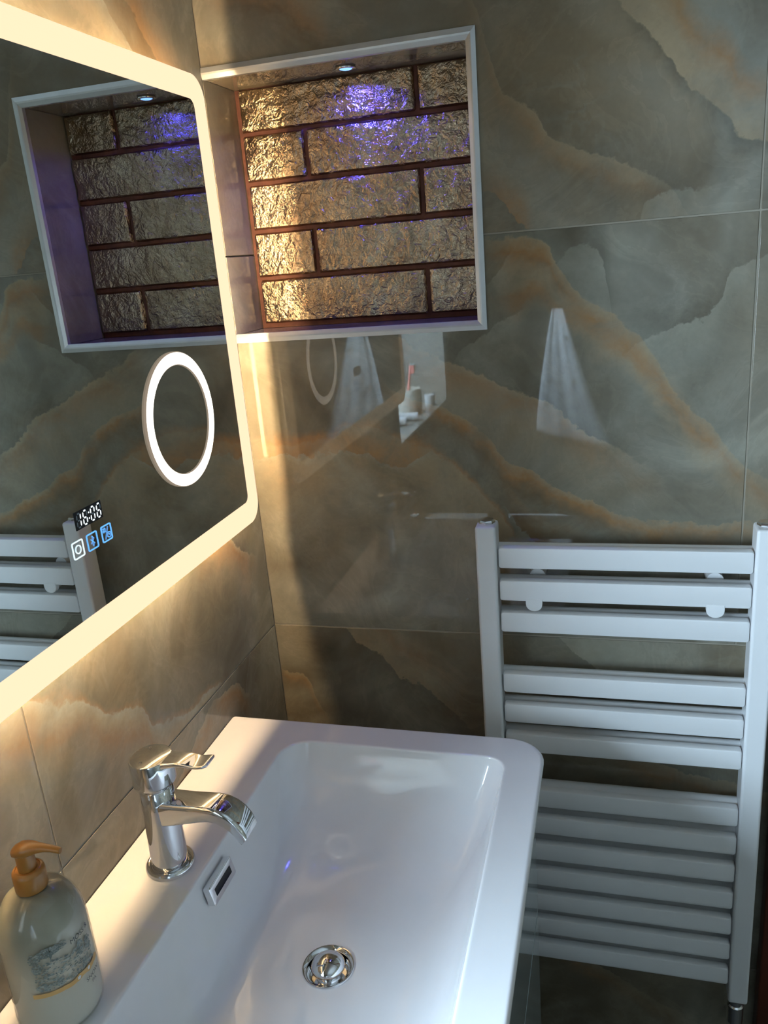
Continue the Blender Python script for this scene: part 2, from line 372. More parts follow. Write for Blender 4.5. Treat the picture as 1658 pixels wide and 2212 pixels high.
# ------------------------------------------------------------------ room shell
FLOOR, CEIL, XR, YF = -0.92, 1.45, 1.75, -2.45
NX, NZ0, NZ1, ND = 0.372, 0.485, 0.837, 0.112         # niche in the back wall
def cut(rect, hole):
    a0, a1, b0, b1 = rect; h0, h1, k0, k1 = hole
    if h0 >= a1 or h1 <= a0 or k0 >= b1 or k1 <= b0: return [rect]
    out = []
    if k1 < b1: out.append((a0, a1, k1, b1))
    if k0 > b0: out.append((a0, a1, b0, k0))
    if h0 > a0: out.append((a0, h0, max(b0, k0), min(b1, k1)))
    if h1 < a1: out.append((h1, a1, max(b0, k0), min(b1, k1)))
    return out
G = 0.0011      # half joint
T = 0.008       # tile thickness
def tile_wall(wall, rects, fn, mats, hole=None):
    for rc in rects:
        a0, a1, b0, b1 = rc[:4]
        full = (a0+G, a1-G, b0+G, b1-G)
        qs = cut(full, hole) if hole else [full]
        if len(qs) == 1 or min(q[1]-q[0] for q in qs) < 1e-4:
            for q in qs: boxo('tile', fn(*q), mats(q), wall, 0.0009, 2)
            continue
        # a tile notched round the opening: one piece, outline walked through the hole's corners
        xs = sorted({full[0], full[1], *[h for h in hole[:2] if full[0] < h < full[1]]}); zs = sorted({full[2], full[3], *[h for h in hole[2:] if full[2] < h < full[3]]})
        bm = bmesh.new(); V = {}
        def vt(x, z, k):
            if (x, z, k) not in V:
                e = fn(x, x, z, z); p = [e[0] if abs(e[0]-e[1]) < 1e-9 else e[k], e[2] if abs(e[2]-e[3]) < 1e-9 else e[2+k], z]
                V[x, z, k] = bm.verts.new(p)
            return V[x, z, k]
        cells = {(i, j) for i in range(len(xs)-1) for j in range(len(zs)-1)
                 if not (hole[0] < (xs[i]+xs[i+1])/2 < hole[1] and hole[2] < (zs[j]+zs[j+1])/2 < hole[3])}
        for i, j in cells:
            c = [(xs[i], zs[j]), (xs[i+1], zs[j]), (xs[i+1], zs[j+1]), (xs[i], zs[j+1])]
            for k in (0, 1): bm.faces.new([vt(*p, k) for p in c])
            for (p, q), nb in zip(zip(c, c[1:]+c[:1]), ((i, j-1), (i+1, j), (i, j+1), (i-1, j))):
                if nb not in cells: bm.faces.new([vt(*p, 0), vt(*q, 0), vt(*q, 1), vt(*p, 1)])
        bmesh.ops.recalc_face_normals(bm, faces=bm.faces)
        bmesh.ops.dissolve_limit(bm, angle_limit=0.01, verts=bm.verts, edges=bm.edges)
        obj('tile', bm, mats(full), wall, None, 0.0009, 2)

# back wall (y = 0 is the tile face)
bm = bmesh.new()
for q in cut((-0.3, XR+0.1, FLOOR, CEIL), (-0.0075, NX+0.0075, NZ0-0.0075, NZ1+0.0075)):
    box(bm, q[0], q[1], T*0.15, 0.18, q[2], q[3])
box(bm, -0.3, NX+0.1, ND, 0.18, NZ0-0.05, NZ1+0.05)
wall_back = obj('wall_back', bm, M_GROUT); wall_back['kind'] = 'structure'
rows = [(FLOOR, -0.6), (-0.6, 0.0), (0.0, 0.6), (0.6, 1.2), (1.2, CEIL)]
tile_wall(wall_back, [(x0, x1, z0, z1) for z0, z1 in rows for x0, x1 in (((-0.0011, 0.7285), (0.7285, 1.3285), (1.3285, XR)) if z0 > -0.1 else ((-0.0011, 0.93), (0.93, XR)))],
          lambda a, b, c, d: (a, b, 0.0, T, c, d),
          lambda q: M_TOP if q[2] > 0.59 else M_MID if q[2] > -0.01 else M_LOW, (-0.01, NX, NZ0, NZ1))
# niche lining: left cheek continues the left wall, soffit, right cheek and sill
boxo('tile', (-T, 0.0, 0.0009, ND-0.001, NZ0, 0.6-G), M_LMID, wall_back, 0.0008)
boxo('tile', (-T, 0.0, 0.0009, ND-0.001, 0.6+G, NZ1), M_LTOP, wall_back, 0.0008)
boxo('tile', (0.0, NX, 0.0009, ND-0.001, NZ1, NZ1+T), M_TOP, wall_back, 0.0008)
boxo('tile', (0.0, NX, 0.0009, ND-0.001, NZ0-T, NZ0), M_LMID, wall_back, 0.0008)
boxo('tile', (NX, NX+T, 0.0009, ND-0.001, NZ0, NZ1), M_LMID, wall_back, 0.0008)
# mortar bed and bricks
boxo('mortar_bed', (0.0005, NX-0.0005, 0.1035, ND+0.002, NZ0+0.0003, NZ1-0.0003), M_GROUT_BRICK, wall_back)
def brick(x0, x1, z0, z1, sd):
    nx = max(10, int((x1-x0)/0.0028)); nz = 20
    bm = bmesh.new(); V = {}
    for i in range(nx+1):
        for j in range(nz+1):
            x = x0+(x1-x0)*i/nx; z = z0+(z1-z0)*j/nz
            d = min(x-x0, x1-x, z-z0, z1-z)
            p = Vector((x*1.0+sd*3.1, sd*7.7, z))
            e = 0.0020*noise.noise(p*26)+0.0013*noise.noise(p*80)+0.0010*noise.noise(p*180)
            rim = min(1.0, d/0.0042); rim = 1-(1-rim)**2
            y = 0.1045 - (0.0075+e)*rim
            jx = 0.0012*noise.noise(Vector((x*40, sd, z*40)))*(1 if d < 1e-6 else 0)
            V[i, j] = bm.verts.new((x+jx*(i in (0, nx)), y, z+jx*(j in (0, nz))))
    for i in range(nx):
        for j in range(nz):
            bm.faces.new((V[i, j], V[i+1, j], V[i+1, j+1], V[i, j+1]))
    # closing back
    bk = [bm.verts.new((x, 0.108, z)) for x, z in ((x0, z0), (x1, z0), (x1, z1), (x0, z1))]
    bm.faces.new(bk[::-1])
    bm.faces.new([V[i, 0] for i in range(nx, -1, -1)]+[bk[0], bk[1]])
    bm.faces.new([V[nx, j] for j in range(nz, -1, -1)]+[bk[1], bk[2]])
    bm.faces.new([V[i, nz] for i in range(nx+1)]+[bk[2], bk[3]])
    bm.faces.new([V[0, j] for j in range(nz+1)]+[bk[3], bk[0]])
    return obj('brick', bm, M_BRICK, wall_back, 50)
bz = [(0.7768, 0.8365), (0.7063, 0.7728), (0.6362, 0.7022), (0.5650, 0.6318), (0.4920, 0.5608)]
for r, (z0, z1) in enumerate(bz):
    if r % 2 == 0: sp = [(0.006, 0.2788), (0.2828, 0.3718)]
    else: sp = [(0.005, 0.1045), (0.1085, 0.3718)]
    for k, (a, b) in enumerate(sp): brick(a, b, z0, z1, r*2.3+k*5.1+1)
# metal trim round the niche: flat strip with a chamfered inner edge, mitred corners
def trim(name, pts):
    """pts: four (x, z) corners of the mitred strip: outer pair then inner pair"""
    bm = bmesh.new()
    (a, b, c, d) = pts
    def mid(o, i, t): return (o[0]+(i[0]-o[0])*t, o[1]+(i[1]-o[1])*t)
    secs = []
    for o, i in ((a, d), (b, c)):
        p = [(o, -0.0005), (o, -0.0032), (mid(o, i, 0.45), -0.0045), (mid(o, i, 0.62), -0.0040), (i, -0.0012), (i, 0.006)]
        secs.append([(q[0], y, q[1]) for q, y in p])
    loft(bm, secs)
    o = obj(name, bm, M_STEEL); o['kind'] = 'structure'; return o
ox, oz0, oz1, ix, iz0, iz1 = 0.3835, 0.4735, 0.8504, 0.3705, 0.4865, 0.8358
trim('trim_1', [(0.0005, oz1), (ox, oz1), (ix, iz1), (0.0005, iz1)])
trim('trim_2', [(ox, oz1), (ox, oz0), (ix, iz0), (ix, iz1)])
trim('trim_3', [(ox, oz0), (0.0005, oz0), (0.0005, iz0), (ix, iz0)])

# left wall (x = 0 is the tile face) with the window recess
bm = bmesh.new()
for q in cut((YF, 0.0, FLOOR, CEIL), (WIN[0]-0.0055, WIN[1]+0.0055, WIN[2]-0.0055, WIN[3]+0.0055)): box(bm, -0.30, -T*0.15, q[0], q[1], q[2], q[3])
wall_left = obj('wall_left', bm, M_GROUT); wall_left['kind'] = 'structure'
tile_wall(wall_left, [(y0, y1, z0, z1) for z0, z1 in rows for y0, y1 in ((-0.5855, 0.0), (-1.1855, -0.5855), (-1.7855, -1.1855), (YF, -1.7855))],
          lambda a, b, c, d: (-T, 0.0, a, b, c, d),
          lambda q: (M_GEN if q[1] < -0.7 and q[1] < -0.9 else M_LTOP if q[2] > 0.59 else M_LMID if q[2] > -0.01 else M_LLOW), WIN)
y0, y1, z0, z1 = WIN
for e in ((-0.2, -0.0005, y0, y1, z0-0.006, z0), (-0.2, -0.0005, y0, y1, z1, z1+0.006), (-0.2, -0.0005, y0-0.006, y0, z0, z1), (-0.2, -0.0005, y1, y1+0.006, z0, z1)):
    boxo('reveal_tile', e, M_REVEAL, wall_left, 0.0008)
win = empty('window_1', kind='structure')
bm = bmesh.new()
for e in ((-0.25, -0.201, y0, y0+0.05, z0, z1), (-0.25, -0.201, y1-0.05, y1, z0, z1), (-0.25, -0.201, y0+0.05, y1-0.05, z0, z0+0.05), (-0.25, -0.201, y0+0.05, y1-0.05, z1-0.05, z1)): box(bm, *e)
obj('window_frame', bm, M_PVC, win, None, 0.003)
boxo('pane', (-0.230, -0.224, y0+0.048, y1-0.048, z0+0.048, z1-0.048), M_PANE, win)

# other sides of the room
wr = boxo('wall_right', (XR, XR+0.1, YF, 0.0, FLOOR, CEIL), M_GROUT); wr['kind'] = 'structure'
tile_wall(wr, [(a, a+0.6, z0, z1) for z0, z1 in rows for a in (-2.4, -1.8, -1.2, -0.6)], lambda a, b, c, d: (XR-T, XR+0.001, a, b, c, d), lambda q: M_GEN)
wf = boxo('wall_front', (-0.30, XR+0.1, YF-0.1, YF, FLOOR, CEIL), M_DIM); wf['kind'] = 'structure'
fl = boxo('floor', (-0.30, XR+0.1, YF-0.1, 0.18, FLOOR-0.1, FLOOR), M_FLOOR); fl['kind'] = 'structure'
ce = boxo('ceiling', (-0.30, XR+0.1, YF-0.1, 0.18, CEIL, CEIL+0.1), M_PAINT); ce['kind'] = 'structure'
jamb = boxo('trim_4', (0.788, 0.86, -0.03, -0.0003, FLOOR, CEIL), M_DOOR, None, 0.003); jamb['kind'] = 'structure'

# ------------------------------------------------------------------ lit mirror
MX = 0.036                      # reflecting face
MY0, MY1, MZ0, MZ1 = -0.878, -0.0765, 0.2205, 0.8228
BW = 0.0325
mir = empty('lit_mirror', (0, (MY0+MY1)/2, MZ0), 'wide frameless mirror with glowing frosted border on the left tiled wall', 'mirror')
outer = rrect(MY0, MY1, MZ0, MZ1, 0.03, 10); inner = rrect(MY0+BW, MY1-BW, MZ0+BW+0.002, MZ1-BW+0.002, 0.011, 10)
bm = bmesh.new()
loft(bm, [[(x, p[0], p[1]) for p in inner] for x in (MX-0.004, MX)])
obj('mirror_glass', bm, M_MIRROR, mir)
bm = bmesh.new(); n = len(outer)
R = [[bm.verts.new((x, p[0], p[1])) for p in o] for o, x in ((outer, MX-0.0040), (outer, MX-0.0002), (inner, MX-0.0002), (inner, MX-0.0040))]
for a, b in zip(R, R[1:]+R[:1]):
    for i in range(n): bm.faces.new((a[i], a[(i+1) % n], b[(i+1) % n], b[i]))
obj('frosted_border', bm, M_BAND, mir, 40)
IN, INS = 0.050, 0.030
boxo('back_box', (0.001, MX-0.0045, MY0+INS, MY1-INS, MZ0+IN, MZ1-IN), simple('white_backing', (0.6, 0.6, 0.58), 0.5), mir)
for e in ((0.0235, 0.0290, MY1-INS, MY1-INS+0.003, MZ0+IN, MZ1-IN), (0.0235, 0.0290, MY0+INS-0.003, MY0+INS, MZ0+IN, MZ1-IN),
          (0.0235, 0.0290, MY0+INS, MY1-INS, MZ0+IN-0.003, MZ0+IN), (0.0235, 0.0290, MY0+INS, MY1-INS, MZ1-IN, MZ1-IN+0.003)):
    boxo('light_strip', e, M_LED, mir)
# magnifying ring
RC = (-0.2645, 0.4100); RO, RI, RX = 0.0835, 0.0668, MX+0.0030
def circ(r, n=96): return [(RC[0]+r*math.cos(2*PI*i/n), RC[1]+r*math.sin(2*PI*i/n)) for i in range(n)]
bm = bmesh.new()
loft(bm, [[(x, *p) for p in circ(r)] for r, x in ((RO-0.001, RX), (RI+0.001, RX))], caps=False)
ring = obj('ring_light', bm, M_RING, mir, 60)
bm = bmesh.new()
loft(bm, [[(x, *p) for p in circ(r)] for r, x in ((RO, MX), (RO, RX-0.0006), (RO-0.001, RX))], caps=False)
loft(bm, [[(x, *p) for p in circ(r)] for r, x in ((RI+0.001, RX), (RI, RX-0.0006), (RI, MX))], caps=False)
obj('rim', bm, M_RINGSIDE, ring, 60)
bm = bmesh.new(); Rc = 3.0
prof = [RI*k/12 for k in range(12, 0, -1)]
loft(bm, [[(MX+0.0008+(Rc-math.sqrt(Rc*Rc-r*r)), *p) for p in circ(r)] for r in prof], caps=False)
c0 = bm.verts.new((MX+0.0008, *RC)); bm.verts.ensure_lookup_table()
last = list(bm.verts)[-97:-1]
for i in range(96): bm.faces.new((last[i], last[(i+1) % 96], c0))
obj('magnifier_glass', bm, M_MIRROR, ring, 60)
# clock display and touch buttons (view: right = +y, up = +z)
def onm(a, b, t): return (MX+t, a, b)
disp = boxo('clock_display', (MX+0.0001, MX+0.0004, -0.4995, -0.4535, 0.3462, 0.3650), M_BLACK, mir, 0.0)
segs = {'a': ((0.15, 1), (0.85, 1)), 'b': ((1, 0.95), (1, 0.55)), 'c': ((1, 0.45), (1, 0.05)), 'd': ((0.15, 0), (0.85, 0)), 'e': ((0, 0.45), (0, 0.05)), 'f': ((0, 0.95), (0, 0.55)), 'g': ((0.15, 0.5), (0.85, 0.5))}
lit = {'1': 'bc', '6': 'acdefg', '0': 'abcdef'}
bl, bo = bmesh.new(), bmesh.new()
def seg7(bmx, p, q, y, wdt, h, z):
    def mp(s): return (y+s[0]*wdt+0.0012*s[1], z+s[1]*h)
    a, b = Vector(mp(p)), Vector(mp(q)); d = (b-a); nn = Vector((-d.y, d.x)).normalized()*0.00085
    pts = [a, a+d*0.2+nn, a+d*0.8+nn, b, a+d*0.8-nn, a+d*0.2-nn]
    bmx.faces.new([bmx.verts.new((MX+0.0007, s.x, s.y)) for s in pts])
for k, (ch, y) in enumerate(zip('1606', (-0.4970, -0.4865, -0.4735, -0.4630))):
    for s, (p, q) in segs.items(): seg7(bl if s in lit[ch] else bo, p, q, y, 0.0060, 0.0140, 0.3485)
for z in (0.3525, 0.3585):
    bl.faces.new([bl.verts.new((MX+0.0007, -0.4769+0.0010*math.cos(PI*i/4)+(z-0.3485)*0.08, z+0.0010*math.sin(PI*i/4))) for i in range(8)])
obj('digits', bl, M_DIG, disp)['label'] = 'lit white clock digits reading 16:06'
obj('unlit_segments', bo, M_OFFSEG, disp)
def arc(cx, cz, r, a0=0, a1=360, n=20): return [(cx+r*math.cos(math.radians(a0+(a1-a0)*i/n)), cz+r*math.sin(math.radians(a0+(a1-a0)*i/n))) for i in range(n+1)]
def frame(cx, cz): 
    p = rrect(cx-0.0084, cx+0.0084, cz-0.0084, cz+0.0084, 0.0014, 3); return p+[p[0]]
def button(cx, cz, icon, mat, lab, wd=0.0008):
    bm = bmesh.new(); strokes(bm, [frame(cx, cz)], 0.0013, onm, 0.0005)
    b = obj('touch_button', bm, mat, mir); b['label'] = lab
    bm = bmesh.new(); strokes(bm, icon, wd, onm, 0.0005); obj('icon', bm, mat, b)
c1, c2, c3, cz = -0.5025, -0.4780, -0.4525, 0.3279
button(c1, cz, [arc(c1, cz, 0.0042, 100, 440)+[arc(c1, cz, 0.0042, 100, 440)[0]]], M_ICONW, 'white lit square touch button with a ring symbol', 0.0011)
button(c2, cz, [[(c2-0.0028, cz+0.0026), (c2+0.0028, cz-0.0026), (c2, cz-0.0054), (c2, cz+0.0054), (c2+0.0028, cz+0.0026), (c2-0.0028, cz-0.0026)]], M_ICONB, 'blue lit square touch button with the wireless rune symbol', 0.0006)
wave = lambda x: [(x+0.0005*math.sin(t*2.1), cz+0.0012+t*0.0009) for t in range(0, 7)]
button(c3, cz, [wave(c3-0.0055), wave(c3-0.0037), wave(c3-0.0019), [(c3-0.0035, cz-0.0065), (c3+0.0035, cz+0.0065)], arc(c3+0.0036, cz-0.0030, 0.0030)[:-1]+[arc(c3+0.0036, cz-0.003, 0.003)[0]], [(c3+0.0036, cz-0.0012), (c3+0.0036, cz-0.003), (c3+0.0052, cz-0.003)]], M_ICONB, 'blue lit square touch button with heat waves and a clock', 0.0007)

# ------------------------------------------------------------------ niche spotlight
sp = empty('niche_spotlight', (0.193, 0.0545, NZ1), 'small blue-glowing round spotlight in the top of the brick niche', 'spotlight')
bm = bmesh.new(); lathe(bm, [(0.0, -0.0002), (0.0135, -0.0002), (0.0145, -0.0015), (0.0142, -0.0026), (0.0105, -0.0032), (0.0095, -0.0022), (0.0, -0.0022)], (0.193, 0.0545, NZ1), 40)
obj('bezel', bm, M_CHROME, sp, 40)
bm = bmesh.new(); lathe(bm, [(0.0, -0.0044), (0.005, -0.0040), (0.0088, -0.0028), (0.0088, -0.0024), (0, -0.0024)], (0.193, 0.0545, NZ1), 32)
obj('lens', bm, M_BLUE, sp, 60)
ld = bpy.data.lights.new('spot_led', 'AREA'); ld.shape = 'DISK'; ld.size = 0.012; ld.energy = 0.45; ld.color = (0.055, 0.055, 1.0); ld.spread = math.radians(150)
lo = bpy.data.objects.new('spot_led', ld); COL.objects.link(lo); lo.location = (0.193, 0.0545, NZ1-0.0052); lo.parent = sp; lo.matrix_parent_inverse = sp.matrix_basis.inverted()

# ------------------------------------------------------------------ towel radiator
rad = empty('towel_radiator', (0.564, -0.055, -0.6), 'tall white ladder towel radiator on the back wall beside the basin', 'radiator')
PX = ((0.3646, 0.3944), (0.7347, 0.7640)); PT, PB = 0.2062, -0.5950
posts = []
for x0, x1 in PX:
    p = boxo('post', (x0, x1, -0.078, -0.040, PB, PT), M_RAD, rad, 0.0045, 3); posts.append(p)
    bm = bmesh.new(); c = ((x0+x1)/2, -0.0575, PT)
    lathe(bm, [(0.0, 0.0), (0.0118, 0.0), (0.0124, 0.0012), (0.0124, 0.0035), (0.0108, 0.0052), (0.0085, 0.0056), (0.0, 0.0056)], c, 8)
    obj('chrome_plug', bm, M_CHROME, p)
def rail(zt, zb):
    bm = bmesh.new()
    # back tube
    zc = (zt+zb)/2+0.0008; r = 0.0125
    loft(bm, [[(x, -0.0440+r*math.cos(2*PI*i/28), zc+r*math.sin(2*PI*i/28)) for i in range(28)] for x in (0.3940, 0.7352)])
    # front plate with rounded edges and ends
    pl = []
    for y, ins in ((-0.0625, 0.0), (-0.0725, 0.0), (-0.0741, 0.0007), (-0.0748, 0.0022)):
        pl.append([(p[0], y, p[1]) for p in rrect(0.3968+ins, 0.7338-ins, zb+ins, zt-ins, 0.004, 5)])
    loft(bm, pl)
    return obj('rail', bm, M_RAD, rad, 38)
tops = [0.1742, 0.1238, 0.0735, -0.0273, -0.0789, -0.1303, -0.2288, -0.2795, -0.3304, -0.3808, -0.4306, -0.4797, -0.5295]
for z in tops: rail(z, z-0.0316)
for cx, dx in ((0.4455, 0.002), (0.689, 0.003)):
    for up in (0,):
        bm = bmesh.new()
        # clip between second and third rail: a rounded tongue hanging below the second rail
        o = [(cx-0.0118, 0.0965), (cx-0.0118, 0.0880)]+[(cx-0.0118*math.cos(t), 0.0880-0.0105*math.sin(t)) for t in [PI*i/10 for i in range(1, 10)]]+[(cx+0.0118, 0.0880), (cx+0.0118, 0.0965)]
        loft(bm, [[(p[0], y, p[1]) for p in o] for y in (-0.0755, -0.0660)])
        b = obj('wall_bracket', bm, M_RAD, rad, 40, 0.0008)
        bm = bmesh.new(); tube(bm, [(cx, -0.070, 0.087), (cx, -0.0005, 0.087)], 0.0065, 14)
        obj('stem', bm, M_RAD, b, 40)
        bm = bmesh.new(); tube(bm, [(cx+dx, -0.0320, 0.1150), (cx+dx, -0.0005, 0.1150)], 0.0115, 24)
        obj('flange', bm, M_RAD, b, 40)
for x0, x1 in PX:
    cx = (x0+x1)/2
    bm = bmesh.new(); lathe(bm, [(0, -0.10), (0.0075, -0.10), (0.0075, -0.055), (0.0125, -0.053), (0.0125, -0.02), (0.010, -0.018), (0.010, 0.001), (0, 0.001)], (cx, -0.058, PB), 24)
    v = obj('valve', bm, M_CHROME, rad, 40); v['label'] = 'chrome valve below the post'
    bm = bmesh.new(); tube(bm, [(cx, -0.058, PB-0.09), (cx, -0.04, PB-0.095), (cx, -0.0005, PB-0.095)], 0.0075, 16); obj('pipe', bm, M_CHROME, v, 40)

# ------------------------------------------------------------------ basin
ZC = -0.0638
bas = empty('washbasin', (0.234, -0.49, ZC), 'glossy white ceramic washbasin with a deep rectangular bowl', 'washbasin')
OX0, OX1, OY0, OY1 = 0.0012, 0.4685, -0.800, -0.184
def ringz(xl, xr, yn, yf, r, z, n=10): return [(p[0], p[1], z) for p in rrect(xl, xr, yn, yf, r, n)]
RO4 = (0.048, 0.004, 0.004, 0.048)
rings = []
rings.append(ringz(OX0+0.03, OX1-0.03, OY0+0.03, OY1-0.03, (0.03, 0.004, 0.004, 0.03), ZC-0.0200))
rings.append(ringz(OX0+0.001, OX1-0.006, OY0+0.006, OY1-0.006, RO4, ZC-0.0185))
rings.append(ringz(OX0, OX1-0.002, OY0+0.002, OY1-0.002, RO4, ZC-0.0165))
for a in range(0, 5):
    t = PI/2*a/4; i = 0.0045*(1-math.cos(t)); z = ZC-0.0045+0.0045*math.sin(t)
    rings.append(ringz(OX0, OX1-i, OY0+i, OY1-i, RO4, z))
rings.append(ringz(OX0+0.0002, OX1-0.0058, OY0+0.0058, OY1-0.0058, RO4, ZC))
BL, BR, BN, BF = 0.1085, 0.4185, -0.750, -0.2340
RB = (0.026, 0.040, 0.040, 0.026)
FR = 0.0034
rings.append(ringz(BL-FR-0.0015, BR+FR+0.0015, BN-FR-0.0015, BF+FR+0.0015, tuple(q+FR+0.0015 for q in RB), ZC))
for a in range(0, 5):       # rounded lip of the bowl
    t = PI/2*a/4; i = FR*math.sin(t); z = ZC-FR*(1-math.cos(t))
    rings.append(ringz(BL-FR+i, BR+FR-i, BN-FR+i, BF+FR-i, tuple(q+FR-i for q in RB), z))
D0 = 0.108; NB = 22
for k in range(1, NB+1):
    t = k/NB
    d = D0*(1-(1-t)**2.0)
    xl = BL+0.052*(0.35*t+0.65*t**2.6); xr = BR-0.088*(0.55*t+0.45*t**2); yf = BF-0.185*(0.42*t+0.58*t**2.0); yn = BN+0.175*(0.42*t+0.58*t**2.0)
    rr = tuple(q+(e-q)*t**1.5 for q, e in zip(RB, (0.034, 0.055, 0.055, 0.034)))
    rings.append(ringz(xl, xr, yn, yf, rr, ZC-FR-d))
DC = (0.2460, -0.4950, -0.1778)      # drain
last = rings[-1]
for k in range(1, 9):
    t = k/8; R_ = 0.029
    rg = []
    for p in last:
        dx, dy = p[0]-DC[0], p[1]-DC[1]; L = math.hypot(dx, dy); tx, ty = DC[0]+dx/L*R_, DC[1]+dy/L*R_
        z = p[2]+(DC[2]-p[2])*(t**1.0)
        rg.append((p[0]+(tx-p[0])*t, p[1]+(ty-p[1])*t, z))
    rings.append(rg)
bm = bmesh.new(); loft(bm, rings, caps=False)
obj('basin_body', bm, M_CERAMIC, bas, 60)
# drain with sprung plug
bm = bmesh.new(); lathe(bm, [(0.0292, -0.0015), (0.0302, 0.0008), (0.0292, 0.0024), (0.0275, 0.0020), (0.0215, -0.0040), (0.0200, -0.0120), (0.0, -0.0125)], DC, 56)
dr = obj('drain_flange', bm, M_CHROME, bas, 60); dr['label'] = 'chrome drain ring in the basin floor'
bm = bmesh.new(); lathe(bm, [(0.0, -0.0120), (0.0140, -0.0120), (0.0150, -0.0010), (0.0190, 0.0012), (0.0198, 0.0030), (0.0190, 0.0050), (0.0160, 0.0085), (0.0110, 0.0115), (0.0055, 0.0130), (0.0, 0.0134)], DC, 56)
obj('drain_plug', bm, M_CHROME, dr, 60)
# overflow slot on the wall side of the bowl
oc = Vector((0.1195, -0.4810, -0.0890)); nrm = Vector((0.975, 0, 0.22)).normalized(); ax = Vector((0, 1, 0)); bx_ = ax.cross(nrm).normalized()
if bx_.z < 0: bx_ = -bx_
def onw(a, b, h): return tuple(oc+ax*a+bx_*b+nrm*h)
bm = bmesh.new()
ro = rrect(-0.0275, 0.0275, -0.0120, 0.0120, 0.0022, 5); ri = rrect(-0.0195, 0.0195, -0.0048, 0.0048, 0.0010, 5)
loft(bm, [[onw(p[0], p[1], h) for p in r] for r, h in ((ro, -0.006), (ro, 0.0018), (rrect(-0.0265, 0.0265, -0.0110, 0.0110, 0.0018, 5), 0.0026), (ri, 0.0026), (ri, -0.004))], caps=False)
ov = obj('overflow_plate', bm, M_CHROME, bas, 40); ov['label'] = 'chrome overflow plate with a long slot'
bm = bmesh.new(); bm.faces.new([bm.verts.new(onw(p[0], p[1], 0.0008)) for p in ri]); obj('slot', bm, M_BLACK, ov)

# ------------------------------------------------------------------ vanity cabinet
van = empty('vanity_cabinet', (0.22, -0.49, -0.62), 'pale grey gloss vanity cabinet under the white basin', 'cabinet')
for nm_, e in (('side_panel', (0.0012, 0.424, -0.794, -0.778, -0.62, ZC-0.0215)), ('side_panel', (0.0012, 0.424, -0.2065, -0.1905, -0.62, ZC-0.0215)),
           ('base_panel', (0.0012, 0.424, -0.778, -0.2065, -0.62, -0.604)), ('back_panel', (0.0012, 0.010, -0.778, -0.2065, -0.604, -0.2))):
    boxo(nm_, e, M_CAB, van, 0.001)
boxo('grip_recess', (0.4244, 0.4300, -0.793, -0.1915, -0.125, ZC-0.0215), M_BLACK, van)
for z0_, z1_ in ((-0.3440, -0.1000), (-0.6180, -0.3475)):
    boxo('drawer', (0.4245, 0.4510, -0.796, -0.1895, z0_, z1_), M_CAB, van, 0.0015)

# ------------------------------------------------------------------ tap
TX, TY = 0.0655, -0.4930
tap = empty('basin_tap', (TX, TY, ZC), 'chrome single-lever mixer tap on the wall side of the basin', 'tap')
bm = bmesh.new(); lathe(bm, [(0, 0.0002), (0.0275, 0.0002), (0.0280, 0.0015), (0.0278, 0.0052), (0.0262, 0.0070), (0.0225, 0.0066), (0.0214, 0.0050), (0.0, 0.0050)], (TX, TY, ZC), 64)
obj('base_ring', bm, M_CHROME, tap, 50)
bm = bmesh.new(); lathe(bm, [(0, 0.0052), (0.0206, 0.0052), (0.0200, 0.045), (0.0190, 0.085), (0.0186, 0.1075), (0.0176, 0.1085), (0.0164, 0.1092), (0.0164, 0.1145), (0, 0.1145)], (TX, TY, ZC), 64)
body = obj('tap_body', bm, M_CHROME, tap, 45)
# spout: stations (x, top, bottom-x, bottom), lofted with a rounded-rectangle section
def bar(stations, wd, cy, rad_, n=5):
    rg = []
    for (xt, zt, xb, zb), wv in zip(stations, wd):
        t = Vector((xt, 0, zt)); b = Vector((xb, 0, zb)); h = (t-b).length; u = (t-b)/h; mid_ = (t+b)/2
        rr = min(rad_, h*0.45, wv*0.45)
        rg.append([(mid_.x+u.x*p[1], cy+p[0], mid_.z+u.z*p[1]) for p in rrect(-wv/2, wv/2, -h/2, h/2, rr, n)])
    return rg
h = ZC
st = [(0.070, h+0.0950, 0.070, h+0.064), (0.088, h+0.0945, 0.088, h+0.0670), (0.104, h+0.0948, 0.103, h+0.0710), (0.122, h+0.0958, 0.120, h+0.0755), (0.136, h+0.0962, 0.133, h+0.0778),
      (0.147, h+0.0945, 0.142, h+0.0770), (0.157, h+0.0897, 0.150, h+0.0735), (0.165, h+0.0828, 0.157, h+0.0690), (0.171, h+0.0748, 0.162, h+0.0632), (0.1745, h+0.0670, 0.1655, h+0.0572), (0.1760, h+0.0622, 0.1685, h+0.0537)]
bm = bmesh.new(); loft(bm, bar(st, [0.034, 0.0330, 0.0325, 0.0325, 0.0328, 0.0335, 0.034, 0.0345, 0.0345, 0.0340, 0.0335], TY, 0.0045)); obj('spout', bm, M_CHROME, tap, 50)
